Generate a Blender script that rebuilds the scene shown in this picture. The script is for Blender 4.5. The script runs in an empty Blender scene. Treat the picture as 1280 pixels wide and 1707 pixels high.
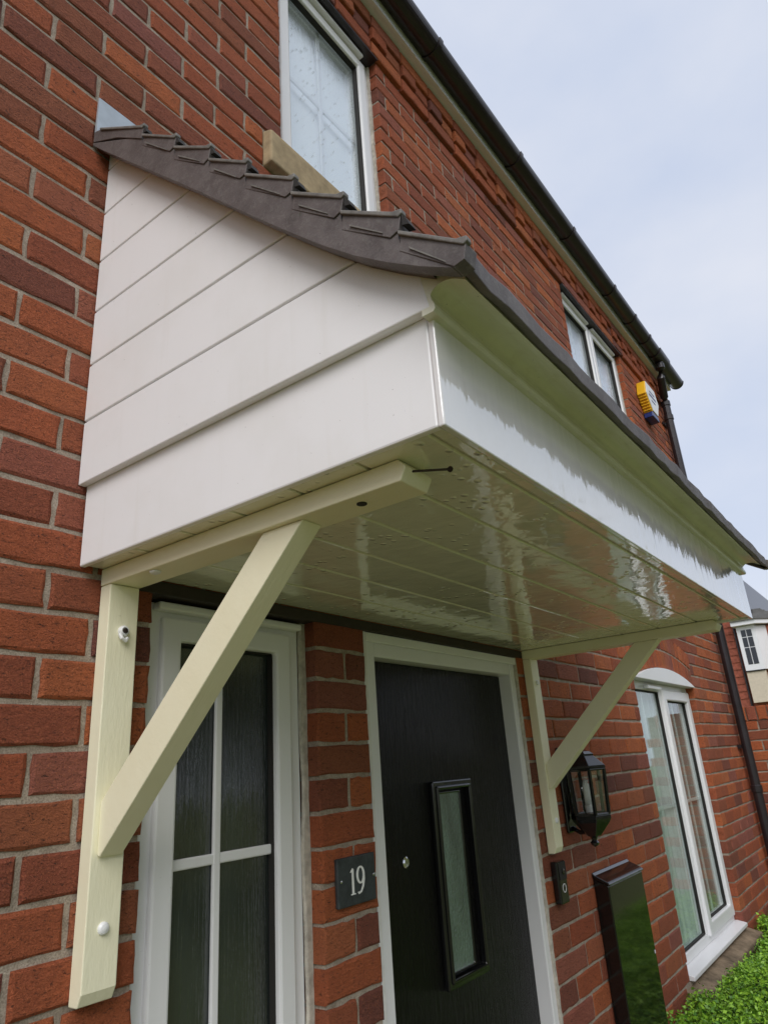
import bpy, bmesh, math, random
import numpy as np
from mathutils import Matrix, Vector
random.seed(7); rng = np.random.default_rng(7)
S = bpy.context.scene
col = S.collection
ZO = 3.15                      # the measured heights are relative to a bed joint; the ground is at 0
R_ = math.radians

# ------------------------------------------------------------------ camera
cam_loc = Vector((-0.5904, -1.1485, -1.4553 + ZO)); F_PX = 1151.3
yaw, pitch, roll = 0.9476, 0.3566, -0.0707
fw = Vector((math.sin(yaw)*math.cos(pitch), math.cos(yaw)*math.cos(pitch), math.sin(pitch)))
rt = Vector((math.cos(yaw), -math.sin(yaw), 0)); up = rt.cross(fw)
rt2 = math.cos(roll)*rt + math.sin(roll)*up; up2 = -math.sin(roll)*rt + math.cos(roll)*up
cd = bpy.data.cameras.new('camera'); cam = bpy.data.objects.new('camera', cd); col.objects.link(cam)
M = Matrix((rt2, up2, -fw)).transposed().to_4x4(); M.translation = cam_loc
cam.matrix_world = M
cd.sensor_fit = 'VERTICAL'; cd.sensor_height = 36.0; cd.lens = F_PX/1707*36
cd.clip_start = 0.02; cd.clip_end = 2000
S.camera = cam
S.render.resolution_x = 767; S.render.resolution_y = 1024

# ------------------------------------------------------------------ overcast sky and weak veiled sun
SUN_EL, SUN_AZ = R_(40), R_(236)           # azimuth clockwise from +y: sun veiled behind the left of the camera
w = bpy.data.worlds.new('World'); S.world = w; w.use_nodes = True
nt = w.node_tree; nt.nodes.clear()
out = nt.nodes.new('ShaderNodeOutputWorld')
sky = nt.nodes.new('ShaderNodeTexSky'); sky.sky_type = 'NISHITA'; sky.sun_disc = False
sky.sun_elevation = SUN_EL; sky.sun_rotation = SUN_AZ; sky.air_density = 1.0; sky.dust_density = 3.0
b1 = nt.nodes.new('ShaderNodeBackground'); b1.inputs['Strength'].default_value = 0.10
nt.links.new(sky.outputs[0], b1.inputs[0])
tc = nt.nodes.new('ShaderNodeTexCoord')
mp = nt.nodes.new('ShaderNodeMapping'); mp.inputs['Scale'].default_value = (1.6, 1.6, 3.0)
nz = nt.nodes.new('ShaderNodeTexNoise'); nz.inputs['Scale'].default_value = 1.7; nz.inputs['Detail'].default_value = 5; nz.inputs['Roughness'].default_value = 0.5
cr = nt.nodes.new('ShaderNodeValToRGB')
cr.color_ramp.elements[0].position = 0.30; cr.color_ramp.elements[0].color = (0.575, 0.645, 0.80, 1)
cr.color_ramp.elements[1].position = 0.70; cr.color_ramp.elements[1].color = (0.74, 0.77, 0.855, 1)
b2 = nt.nodes.new('ShaderNodeBackground'); b2.inputs['Strength'].default_value = 0.90
mx = nt.nodes.new('ShaderNodeMixShader'); mx.inputs[0].default_value = 0.88
nt.links.new(tc.outputs['Generated'], mp.inputs[0]); nt.links.new(mp.outputs[0], nz.inputs['Vector'])
nt.links.new(nz.outputs['Fac'], cr.inputs[0]); nt.links.new(cr.outputs[0], b2.inputs[0])
nt.links.new(b1.outputs[0], mx.inputs[1]); nt.links.new(b2.outputs[0], mx.inputs[2]); nt.links.new(mx.outputs[0], out.inputs[0])
ld = bpy.data.lights.new('sun', 'SUN'); ld.energy = 1.5; ld.angle = R_(40); ld.color = (1.0, 0.975, 0.95)
sun = bpy.data.objects.new('sun', ld); col.objects.link(sun)
sd = Vector((math.sin(SUN_AZ)*math.cos(SUN_EL), math.cos(SUN_AZ)*math.cos(SUN_EL), math.sin(SUN_EL)))
sun.rotation_euler = sd.to_track_quat('Z', 'Y').to_euler(); sun.location = sd*20
S.view_settings.view_transform = 'Standard'; S.view_settings.look = 'None'
S.view_settings.exposure = 0.32; S.view_settings.gamma = 1.0; S.view_settings.use_curve_mapping = False

# ------------------------------------------------------------------ materials
def mat(name, color=(.5,.5,.5), rough=.5, spec=.5, metal=0, coat=0):
    m = bpy.data.materials.new(name); m.use_nodes = True
    p = m.node_tree.nodes['Principled BSDF']
    p.inputs['Base Color'].default_value = (*color, 1); p.inputs['Roughness'].default_value = rough
    p.inputs['Specular IOR Level'].default_value = spec; p.inputs['Metallic'].default_value = metal
    p.inputs['Coat Weight'].default_value = coat; p.inputs['Coat Roughness'].default_value = .03
    return m
class NG:
    def __init__(s, m): s.t = m.node_tree; s.p = s.t.nodes['Principled BSDF']
    def n(s, typ, **kw):
        x = s.t.nodes.new(typ)
        for k, v in kw.items():
            if k in x.inputs: x.inputs[k].default_value = v
            else: setattr(x, k, v)
        return x
    def l(s, a, b): s.t.links.new(a, b)
    def pos(s, scale=(1,1,1)):
        g = s.n('ShaderNodeNewGeometry'); mp = s.n('ShaderNodeMapping'); mp.inputs['Scale'].default_value = scale
        s.l(g.outputs['Position'], mp.inputs[0]); return mp.outputs[0]
    def noise(s, vec, scale, detail=4, rough=.55, dist=0):
        x = s.n('ShaderNodeTexNoise'); x.inputs['Scale'].default_value = scale; x.inputs['Detail'].default_value = detail
        x.inputs['Roughness'].default_value = rough; x.inputs['Distortion'].default_value = dist
        s.l(vec, x.inputs['Vector']); return x.outputs['Fac']
    def ramp(s, fac, stops):
        x = s.n('ShaderNodeValToRGB'); e = x.color_ramp.elements
        while len(e) < len(stops): e.new(.5)
        for i, (p, c) in enumerate(stops): e[i].position = p; e[i].color = (*c, 1) if len(c) == 3 else c
        s.l(fac, x.inputs[0]); return x.outputs[0]
    def mix(s, fac, a, b, mode='MIX'):
        x = s.n('ShaderNodeMix', data_type='RGBA', blend_type=mode)
        for v, k in ((fac, 0), (a, 6), (b, 7)):
            if hasattr(v, 'links'): s.l(v, x.inputs[k])
            elif isinstance(v, tuple): x.inputs[k].default_value = (*v, 1)
            else: x.inputs[k].default_value = v
        return x.outputs[2]
    def math(s, op, a, b=0.):
        x = s.n('ShaderNodeMath', operation=op)
        for i, v in enumerate((a, b)):
            if hasattr(v, 'links'): s.l(v, x.inputs[i])
            else: x.inputs[i].default_value = v
        return x.outputs[0]
    def bump(s, h, strength=.3, dist=.01, prev=None):
        x = s.n('ShaderNodeBump'); x.inputs['Strength'].default_value = strength; x.inputs['Distance'].default_value = dist
        s.l(h, x.inputs['Height'])
        if prev is not None: s.l(prev, x.inputs['Normal'])
        return x.outputs[0]
    def set(s, **kw):
        for k, v in kw.items():
            k = {'col': 'Base Color', 'rough': 'Roughness', 'nrm': 'Normal', 'coatn': 'Coat Normal'}[k]
            if hasattr(v, 'links'): s.l(v, s.p.inputs[k])
            else: s.p.inputs[k].default_value = v

def brick_mat(name='brick'):
    m = mat(name, rough=.82, spec=.3); g = NG(m)
    oi = g.n('ShaderNodeObjectInfo'); at = g.n('ShaderNodeAttribute'); at.attribute_name = 'tint'
    r = g.math('FRACT', g.math('ADD', oi.outputs['Random'], at.outputs['Fac']))
    base = g.ramp(r, [(0, (.54,.142,.056)), (.13, (.36,.100,.054)), (.27, (.66,.190,.066)), (.40, (.46,.118,.054)), (.52, (.61,.165,.060)), (.63, (.22,.082,.064)), (.72, (.56,.148,.055)), (.82, (.36,.130,.105)), (.90, (.64,.195,.070)), (1, (.19,.075,.060))])
    for e in base.node.color_ramp.elements: pass
    v = g.pos()
    # drag marks and burnt speckle of a rustic brick, plus broad tone
    patch = g.noise(v, 14, 4, .6)
    c1 = g.mix(g.ramp(patch, [(.35, (0,0,0)), (.7, (1,1,1))]), base, (.26,.075,.05))
    c1 = g.mix(.32, base, c1)
    sp = g.noise(g.pos((.8,1,1.7)), 105, 7, .78, .8)
    c2 = g.mix(g.ramp(sp, [(.35, (1,1,1)), (.45, (0,0,0))]), c1, (.050,.026,.020))
    sp2 = g.noise(v, 330, 3, .65)
    c3 = g.mix(g.ramp(sp2, [(.54, (0,0,0)), (.72, (.6,.6,.6))]), c2, (.66,.22,.10))
    c3 = g.mix(g.ramp(sp2, [(.28, (.55,.55,.55)), (.42, (0,0,0))]), c3, (.15,.040,.028))
    g.set(col=c3)
    n1 = g.noise(g.pos((.7,1,1.7)), 85, 6, .7, .6); n2 = g.noise(v, 330, 4, .65)
    b = g.bump(n1, 1., .013); g.set(nrm=g.bump(n2, 1., .005, b))
    return m
M_BRICK = brick_mat()
def mortar_mat():
    m = mat('mortar', rough=.95, spec=.15); g = NG(m); v = g.pos()
    n = g.noise(v, 25, 5, .65); f = g.noise(v, 350, 3, .6)
    c = g.ramp(n, [(.3, (.29,.235,.18)), (.7, (.53,.455,.37))])
    g.set(col=g.mix(g.ramp(f, [(.35,(.5,.5,.5)), (.6,(0,0,0))]), c, (.12,.09,.07)))
    g.set(nrm=g.bump(f, .6, .003, g.bump(n, .4, .006)))
    return m
M_MORTAR = mortar_mat()
def pvc(name, color, rough, ripple=0, dirt=0., coat=0, rs=(1,1,1), drops=0):
    m = mat(name, color, rough, .5, 0, coat); g = NG(m); v = g.pos()
    n = g.noise(v, 5, 5, .6)
    c = g.mix(g.ramp(n, [(.45,(0,0,0)), (.8,(dirt,dirt,dirt))]), color, (color[0]*.72, color[1]*.7, color[2]*.6))
    f = g.noise(v, 60, 5, .7)
    c = g.mix(g.ramp(f, [(.70,(0,0,0)), (.80,(dirt*.8,)*3)]), c, (.30,.25,.18))
    # faint rain streaks running down the boards
    st = g.noise(g.pos((1,1,.06)), 38, 4, .6)
    c = g.mix(g.ramp(st, [(.56,(0,0,0)), (.78,(dirt*.7,)*3)]), c, (color[0]*.74, color[1]*.71, color[2]*.62))
    fl = g.noise(v, 190, 2, .5)
    c = g.mix(g.ramp(fl, [(.755,(0,0,0)), (.775,(min(1,dirt*2),)*3)]), c, (.10,.08,.06))
    g.set(col=c)
    nrm = None
    if ripple:
        nrm = g.bump(g.noise(g.pos(rs), 16, 3, .5, .6), ripple, .004)
        nrm = g.bump(g.noise(g.pos(rs), 3.5, 2, .5), ripple, .012, nrm)
    if drops:
        vo = g.n('ShaderNodeTexVoronoi'); vo.inputs['Scale'].default_value = 38
        g.l(g.pos((1,1.3,1)), vo.inputs['Vector'])
        d = g.ramp(vo.outputs['Distance'], [(.0,(1,1,1)), (.28,(0,0,0))])
        keep = g.ramp(g.noise(v, 7, 2), [(.5,(0,0,0)), (.6,(1,1,1))])
        nrm = g.bump(g.mix(1., d, keep, 'MULTIPLY'), drops, .004, nrm)
    if nrm is not None: g.set(nrm=nrm, coatn=nrm)
    return m
M_CLAD = pvc('cladding_pvc', (.88,.875,.885), .34, .04, .22)
M_FASC = pvc('fascia_pvc', (.84,.835,.835), .04, .16, .10, 1., (2.2,1,.25))
M_SOFF = pvc('soffit_pvc', (.87,.86,.72), .03, .34, .25, 1., (1.5,1.1,1), 1.)
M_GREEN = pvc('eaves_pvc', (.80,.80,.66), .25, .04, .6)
M_UPVC = pvc('window_upvc', (.80,.80,.81), .28, .02, .10)
def cream_mat():
    m = mat('cream_paint', (.76,.70,.45), .42); g = NG(m)
    n = g.noise(g.pos(), 8, 5, .6); f = g.noise(g.pos(), 55, 6, .7)
    c = g.ramp(n, [(.3, (.90,.865,.645)), (.75, (.86,.815,.585))])
    g.set(col=g.mix(g.ramp(f, [(.69,(0,0,0)), (.78,(.7,.7,.7))]), c, (.42,.36,.22)))
    gr = g.noise(g.pos((1,.22,.22)), 130, 5, .65); g.set(nrm=g.bump(gr, .35, .0025))
    return m
M_CREAM = cream_mat()
def plain(name, color, rough, var=.25, scale=20, bump=.2, bd=.003, spec=.5, metal=0, coat=0, stretch=(1,1,1)):
    m = mat(name, color, rough, spec, metal, coat); g = NG(m)
    n = g.noise(g.pos(stretch), scale, 6, .65)
    lo = tuple(c*(1-var) for c in color); hi = tuple(min(1, c*(1+var)) for c in color)
    g.set(col=g.ramp(n, [(.3, lo), (.7, hi)]))
    if bump: g.set(nrm=g.bump(g.noise(g.pos(stretch), scale*4, 5, .65), bump, bd))
    return m
def tile_mat():
    m = mat('roof_tile', (.12,.10,.095), .5); g = NG(m)
    n = g.noise(g.pos(), 18, 6, .65); s = g.noise(g.pos((1,1,1)), 120, 6, .75, .8)
    c = g.ramp(n, [(.3, (.080,.067,.065)), (.72, (.150,.130,.126))])
    c = g.mix(g.ramp(s, [(.50,(0,0,0)), (.72,(.5,.5,.5))]), c, (.24,.23,.21))
    mo = g.noise(g.pos(), 32, 4, .6)
    c = g.mix(g.ramp(mo, [(.66,(0,0,0)), (.75,(.8,.8,.8))]), c, (.035,.040,.018))
    g.set(col=c); g.set(nrm=g.bump(s, .35, .003))
    return m
M_TILE = tile_mat()
M_LIP = plain('weathered_tile', (.17,.16,.145), .55, .35, 60, .3, .002)
M_LEAD = plain('lead_flashing', (.42,.47,.52), .45, .12, 14, .15, .003, metal=.25)
M_STONE = plain('sandstone', (.40,.31,.19), .9, .3, 16, .45, .003, spec=.2)
M_STONE2 = plain('weathered_stone', (.20,.15,.10), .9, .55, 14, .5, .004, spec=.2)
M_GUT = plain('gutter_plastic', (.022,.017,.019), .28, .3, 12, .05, .002)
M_DARK = plain('dark_trim_and_shade', (.02,.018,.016), .8, .1, 5, 0)  # dark gaskets and plates; also paints the shade at the cap ends
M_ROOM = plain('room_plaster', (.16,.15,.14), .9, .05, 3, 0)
M_MASTIC = plain('sealant', (.50,.46,.39), .8, .3, 40, .4, .003)
M_WMASTIC = plain('white_sealant', (.74,.73,.71), .6, .1, 40, .3, .003)
M_BLACK = plain('black_gloss', (.008,.008,.009), .16, .2, 30, .05, .001, coat=.4)
M_BOXBLK = plain('black_painted_steel', (.006,.006,.006), .10, .2, 30, .06, .001, coat=.3)
M_CHROME = plain('chrome', (.75,.75,.75), .15, .05, 30, 0, metal=1)
M_STEEL = plain('rusty_nail', (.05,.035,.03), .5, .4, 200, .2, .001, metal=.6)
M_WHITE = plain('white_plastic', (.80,.80,.80), .35, .03, 30, .05, .001)
M_SLATE = plain('slate', (.035,.042,.045), .55, .4, 45, .4, .002)
M_NUM = plain('number_paint', (.85,.85,.83), .5, .04, 60, .05, .001)
M_YELLOW = plain('yellow_plastic', (.85,.48,.015), .4, .06, 20, .05, .001)
M_BLUE = plain('blue_plastic', (.012,.03,.16), .35, .1, 20, .05, .001)
M_RENDER = plain('cream_render', (.62,.54,.42), .9, .08, 10, .2, .004)
M_BULB = plain('bulb_glass', (.85,.85,.83), .25, .02, 20, 0)
M_CURT = plain('brown_curtain', (.30,.25,.22), .9, .2, 6, 0, stretch=(6,1,.2))
M_NET = plain('net_curtain', (.62,.64,.64), .9, .12, 8, 0, stretch=(6,1,.2))
M_BLIND = plain('white_blind', (.94,.96,.97), .8, .03, 5, 0)
M_BARK = plain('bark', (.10,.075,.05), .9, .4, 25, .6, .01)
def door_mat():
    m = mat('black_door', (.005,.0048,.005), .3, .22); g = NG(m)
    n = g.noise(g.pos((1,1,.06)), 150, 5, .7, .5)
    vo = g.n('ShaderNodeTexVoronoi'); vo.inputs['Scale'].default_value = 55; g.l(g.pos((1,.02,1)), vo.inputs['Vector'])
    d = g.ramp(vo.outputs['Distance'], [(.0,(1,1,1)), (.14,(0,0,0))])
    keep = g.ramp(g.noise(g.pos(), 9, 2), [(.55,(0,0,0)), (.62,(1,1,1))])
    b = g.bump(n, .8, .003)
    g.set(nrm=g.bump(g.mix(1., d, keep, 'MULTIPLY'), .5, .004, b))
    g.set(rough=g.math('ADD', g.math('MULTIPLY', n, .25), .12))
    return m
M_DOOR = door_mat()
def glass_mat(name, tint=(.9,.95,.93), streak=0, drops=0, extra=0.0):
    m = bpy.data.materials.new(name); m.use_nodes = True; t = m.node_tree; g = NG(m)
    o = t.nodes['Material Output']; t.nodes.remove(g.p)
    tr = g.n('ShaderNodeBsdfTransparent'); tr.inputs[0].default_value = (*tint, 1)
    gl = g.n('ShaderNodeBsdfGlossy'); gl.inputs['Roughness'].default_value = .02; gl.inputs[0].default_value = (.95,.97,1,1)
    fr = g.n('ShaderNodeLayerWeight'); fr.inputs[0].default_value = .5
    nrm = None
    if streak: nrm = g.bump(g.noise(g.pos((1,1,.05)), 130, 4, .6, .3), streak, .003)
    if drops:
        vo = g.n('ShaderNodeTexVoronoi'); vo.inputs['Scale'].default_value = 45; g.l(g.pos((1,.05,.8)), vo.inputs['Vector'])
        d = g.ramp(vo.outputs['Distance'], [(.0,(1,1,1)), (.2,(0,0,0))])
        nrm = g.bump(d, drops, .004, nrm)
    if nrm is not None: g.l(nrm, gl.inputs['Normal']); g.l(nrm, fr.inputs['Normal'])
    # Schlick reflectance of the two faces of a thin pane, the same from either side
    mxs = g.n('ShaderNodeMixShader'); f = g.math('ADD', g.math('MULTIPLY', g.math('POWER', fr.outputs['Facing'], 5.), .92), .05 + extra)
    g.l(f, mxs.inputs[0]); g.l(tr.outputs[0], mxs.inputs[1]); g.l(gl.outputs[0], mxs.inputs[2]); g.l(mxs.outputs[0], o.inputs[0])
    return m
M_GLASS = glass_mat('clear_glass')
M_LGLASS = glass_mat('lantern_glass', (.97,.98,.97), 0, 0, .04)
M_UGLASS = glass_mat('rain_specked_glass', (.98,1.,1.), .25, .45, .14)
def obscure(name, color, rough, sc, st, stretch):
    m = mat(name, color, rough, 1., 0, 1.); g = NG(m)
    n = g.noise(g.pos(stretch), sc, 4, .6, .4); nb = g.bump(n, st, .004); g.set(nrm=nb, coatn=nb)
    n2 = g.noise(g.pos((1,1,.4)), 9, 4, .6)
    g.set(col=g.ramp(n2, [(.3, tuple(c*.55 for c in color)), (.75, tuple(c*1.6 for c in color))]))
    return m
M_OBS = obscure('reeded_obscure_glass', (.020,.027,.026), .10, 170, .45, (1,1,.04))
M_OBS2 = obscure('stippled_glass', (.12,.18,.145), .05, 130, 1., (1,1,.8))
def leaf_mat(name, c0, c1):
    m = mat(name, c0, .45, .4); g = NG(m); n = g.noise(g.pos(), 22, 4, .7)
    at = g.n('ShaderNodeAttribute'); at.attribute_name = 'tint'
    f = g.math('ADD', g.math('MULTIPLY', n, .5), g.math('MULTIPLY', at.outputs['Fac'], .5))
    g.set(col=g.ramp(f, [(.25, c0), (.75, c1)]))
    g.p.inputs['Transmission Weight'].default_value = 0
    g.p.inputs['Subsurface Weight'].default_value = 0
    return m
M_LEAF = leaf_mat('hedge_leaf', (.055,.17,.012), (.33,.58,.05))
M_TLEAF = leaf_mat('tree_leaf', (.09,.12,.03), (.30,.29,.07))
def lawn_mat():
    m = mat('lawn', (.12,.16,.05), .9, .2); g = NG(m); n = g.noise(g.pos(), 3, 6, .7); f = g.noise(g.pos(), 90, 4, .7)
    c = g.ramp(n, [(.3, (.155,.17,.06)), (.7, (.215,.22,.09))])
    g.set(col=g.mix(.3, c, g.ramp(f, [(.3,(.08,.12,.03)), (.7,(.22,.25,.08))]))); g.set(nrm=g.bump(f, .6, .03))
    return m
M_LAWN = lawn_mat()
M_PAVE = plain('paving', (.30,.27,.20), .8, .2, 12, .3, .004)

# ------------------------------------------------------------------ mesh helpers
WL = {}
def link(name, me, parent=None, loc=(0,0,0)):
    o = bpy.data.objects.new(name, me); col.objects.link(o); o.location = loc; WL[o.name] = Vector(loc)
    if parent is not None:
        o.parent = parent; o.matrix_parent_inverse = Matrix.Translation(-WL[parent.name])
        # keep local transforms simple: express the location relative to the parent
        o.matrix_parent_inverse = Matrix.Identity(4); o.location = Vector(loc) - WL[parent.name]
    return o
def tag(o, label=None, cat=None, group=None, kind=None):
    if label: o['label'] = label
    if cat: o['category'] = cat
    if group: o['group'] = group
    if kind: o['kind'] = kind
    return o
def thing(name, loc, label, cat, group=None):
    return tag(link(name, None, None, (loc[0], loc[1], loc[2] + ZO)), label, cat, group)
class MB:
    def __init__(s): s.v = []; s.f = []
    def add(s, vs, fs):
        b = len(s.v); s.v += [tuple(p) for p in vs]; s.f += [tuple(i + b for i in f) for f in fs]; return s
    def box(s, x0, x1, y0, y1, z0, z1):
        x0, x1 = min(x0,x1), max(x0,x1); y0, y1 = min(y0,y1), max(y0,y1); z0, z1 = min(z0,z1), max(z0,z1)
        v = [(x,y,z) for z in (z0,z1) for y in (y0,y1) for x in (x0,x1)]
        return s.add(v, [(0,2,3,1),(4,5,7,6),(0,1,5,4),(2,6,7,3),(0,4,6,2),(1,3,7,5)])
    def prism(s, poly, axis, a0, a1):
        # poly: 2-D points in the plane normal to axis; axis 0: (y,z), 1: (x,z), 2: (x,y)
        def P(a, p): return {0: (a,p[0],p[1]), 1: (p[0],a,p[1]), 2: (p[0],p[1],a)}[axis]
        n = len(poly); v = [P(a0,p) for p in poly] + [P(a1,p) for p in poly]
        f = [tuple(range(n)), tuple(range(2*n-1, n-1, -1))] + [(i, n+i, n+(i+1)%n, (i+1)%n) for i in range(n)]
        return s.add(v, f)
    def tube(s, path, r, seg=12, cap=True):
        path = [Vector(p) for p in path]; rings = []
        rr = r if isinstance(r, (list, tuple)) else [r]*len(path)
        for i, p in enumerate(path):
            d = (path[min(i+1, len(path)-1)] - path[max(i-1, 0)]).normalized()
            a = d.orthogonal().normalized() if abs(d.z) < .9 else Vector((1,0,0)).cross(d).normalized()
            if abs(d.z) < .9: a = d.cross(Vector((0,0,1))).normalized()
            b = d.cross(a).normalized()
            rings.append([p + rr[i]*(math.cos(2*math.pi*k/seg)*a + math.sin(2*math.pi*k/seg)*b) for k in range(seg)])
        v = [q for ring in rings for q in ring]; f = []
        for i in range(len(rings)-1):
            for k in range(seg): f.append((i*seg+k, i*seg+(k+1)%seg, (i+1)*seg+(k+1)%seg, (i+1)*seg+k))
        if cap: f += [tuple(range(seg-1,-1,-1)), tuple(range((len(rings)-1)*seg, len(rings)*seg))]
        return s.add(v, f)
    def lathe(s, c, prof, seg=20, axis=2):
        # prof: (radius, offset along the axis)
        v = []; f = []
        for r, h in prof:
            for k in range(seg):
                a = 2*math.pi*k/seg; p = (r*math.cos(a), r*math.sin(a), h)
                if axis == 1: p = (p[0], h, p[1])
                if axis == 0: p = (h, p[0], p[1])
                v.append((c[0]+p[0], c[1]+p[1], c[2]+p[2]))
        for i in range(len(prof)-1):
            for k in range(seg): f.append((i*seg+k, i*seg+(k+1)%seg, (i+1)*seg+(k+1)%seg, (i+1)*seg+k))
        f += [tuple(range(seg-1,-1,-1)), tuple(range((len(prof)-1)*seg, len(prof)*seg))]
        return s.add(v, f)
    def ring(s, x0, x1, z0, z1, wd, yf, yb):
        # mitred rectangular frame in the wall plane
        o = [(x0,z0),(x1,z0),(x1,z1),(x0,z1)]; i = [(x0+wd,z0+wd),(x1-wd,z0+wd),(x1-wd,z1-wd),(x0+wd,z1-wd)]
        v = [(p[0],y,p[1]) for y in (yf,yb) for p in o+i]; f = []
        for k in range(4):
            n = (k+1)%4
            f += [(k,n,4+n,4+k), (8+k,12+k,12+n,8+n), (k,8+k,8+n,n), (4+k,4+n,12+n,12+k)]
        return s.add(v, f)
    def build(s, name, m, parent=None, bevel=0, seg=2, smooth=False, tint=None):
        v = np.array(s.v, float); lo = v.min(0); hi = v.max(0)
        c = np.array([(lo[0]+hi[0])/2, (lo[1]+hi[1])/2, lo[2]])
        me = bpy.data.meshes.new(name); me.from_pydata((v-c).tolist(), [], s.f); me.materials.append(m)
        if s.fix: 
            bm = bmesh.new(); bm.from_mesh(me); bmesh.ops.recalc_face_normals(bm, faces=bm.faces); bm.to_mesh(me); bm.free()
        if tint is not None:
            a = me.attributes.new('tint', 'FLOAT', 'FACE'); a.data.foreach_set('value', np.asarray(tint, np.float32))
        if smooth: me.shade_smooth()
        o = link(name, me, parent, (c[0], c[1], c[2]+ZO))
        if bevel:
            b = o.modifiers.new('bevel', 'BEVEL'); b.width = bevel; b.segments = seg; b.limit_method = 'ANGLE'; b.angle_limit = R_(40)
        return o
    fix = True

# ------------------------------------------------------------------ ground
gm = MB(); gm.fix = False
gm.add([(-60,-60,-ZO),(90,-60,-ZO),(90,60,-ZO),(-60,60,-ZO)], [(0,1,2,3)])
tag(gm.build('lawn', M_LAWN), kind='structure')
tag(MB().box(.70,1.95,-.9,-.004,-ZO+.004,-ZO+.03).build('door_step', M_PAVE, None, .006), kind='structure')

# ------------------------------------------------------------------ the house
house = thing('brick_house', (2.0, 0, -ZO), 'red brick house front with black door, white windows and dark gutter', 'house')
X0, X1 = -1.7, 5.5
HEAD = -1.0875
OPEN = [(.212,.68,-ZO,HEAD), (.875,1.778,-ZO,HEAD), (3.10,4.275,-2.4375,HEAD), (.597,1.175,.4125,1.3875), (3.105,4.215,.4125,1.3875)]
SILLS = [(.517,1.255,.2625,.4125), (3.03,4.29,.2625,.4125), (3.03,4.345,-2.5125,-2.4375)]
ACX, ARX, AR, AZ = 3.6875, .5875, 2.266, -3.276
AHALF = math.asin(ARX/AR); AR2 = AR + .217
def arch_half(z):
    if z <= HEAD or z >= AZ + AR2: return 0.
    h1 = (z - AZ)*math.tan(AHALF) + .006; h2 = math.sqrt(max(0, AR2**2 - (z-AZ)**2))
    return min(h1, h2)
# mortar bed: slabs between the openings, a few millimetres behind the brick faces
xs = sorted({X0, X1, *[o[0] for o in OPEN], *[o[1] for o in OPEN]}); mb = MB()
OPM = [(a-.004, b+.004, c, d+.004) for a, b, c, d in OPEN]
xs = sorted({X0, X1, *[o[0] for o in OPM], *[o[1] for o in OPM]})
zs = sorted({-ZO, 1.6125, *[o[2] for o in OPM], *[o[3] for o in OPM]})
for i in range(len(xs)-1):
    run = None
    for j in range(len(zs)-1):
        cx, cz = (xs[i]+xs[i+1])/2, (zs[j]+zs[j+1])/2
        solid = not any(o[0] < cx < o[1] and o[2] < cz < o[3] for o in OPM)
        if solid and run is None: run = zs[j]
        if (not solid or j == len(zs)-2) and run is not None:
            e = zs[j] if not solid else zs[j+1]
            mb.box(xs[i], xs[i+1], .0050, .105, run, e); run = None
wall = mb.build('wall', M_MORTAR, house)

bricks = []       # (quad [(x,z)*4 bottom-left, bottom-right, top-right, top-left], y front)
def subtract(iv, a, b):
    r = []
    for p, q in iv:
        if b <= p or a >= q: r.append((p, q)); continue
        if a > p: r.append((p, a))
        if b < q: r.append((b, q))
    return r
kmin, kmax = -21, 42
for k in range(kmin, kmax):
    zc = -k*.075; z0, z1 = zc-.0325, zc+.0325
    if z0 < -ZO: continue
    yf = 0.
    iv = [(X0, X1)]
    for o in OPEN + SILLS:
        if o[2] < zc < o[3]: iv = subtract(iv, o[0]-.0, o[1]+.0)
    hb, ht = arch_half(z0), arch_half(z1)
    sl = None
    if max(hb, ht) > 0 and zc > HEAD and k > -10:
        iv = subtract(iv, ACX-max(hb,ht), ACX+max(hb,ht)); sl = (hb, ht)
    if k <= -19:
        yf = -.02 if k > -21 else -.032
    pitch_, first = .225, 0.
    if k == -20: pitch_ = .1125
    for p, q in iv:
        right = p > 1.7 and zc < -.2
        ph = 0 if (k % 2) else .1125
        if right: ph = .1125 - ph
        if k == -20: ph = 0
        n0 = math.floor((p - ph)/pitch_); cuts = [p]
        x = ph + n0*pitch_
        while x < q + pitch_:
            jx = x + (random.uniform(-.006,.006) if k != -20 else 0)
            if k >= 14 and k % 2 == 0 and abs(x-.1125) < .01: jx = .087
            if p + .045 < jx < q - .045: cuts.append(jx)
            x += pitch_
        cuts.append(q)
        for i in range(len(cuts)-1):
            a = cuts[i] + (.005 if cuts[i] != p else .0); b = cuts[i+1] - (.005 if cuts[i+1] != q else .0)
            if b - a < .02: continue
            ab = at_ = a; bb = bt = b
            if sl and i == 0 and abs(p - (ACX+max(sl))) < 1e-6: ab, at_ = ACX+sl[0]+.005, ACX+sl[1]+.005
            if sl and i == len(cuts)-2 and abs(q - (ACX-max(sl))) < 1e-6: bb, bt = ACX-sl[0]-.005, ACX-sl[1]-.005
            y = yf
            if k == -20: y = -.032 if int(round(cuts[i]/pitch_)) % 2 == 0 else -.02
            bricks.append(([(ab,z0),(bb,z0),(bt,z1),(at_,z1)], y + (random.uniform(-.0015,.0015) if k > -19 else 0)))
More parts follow.
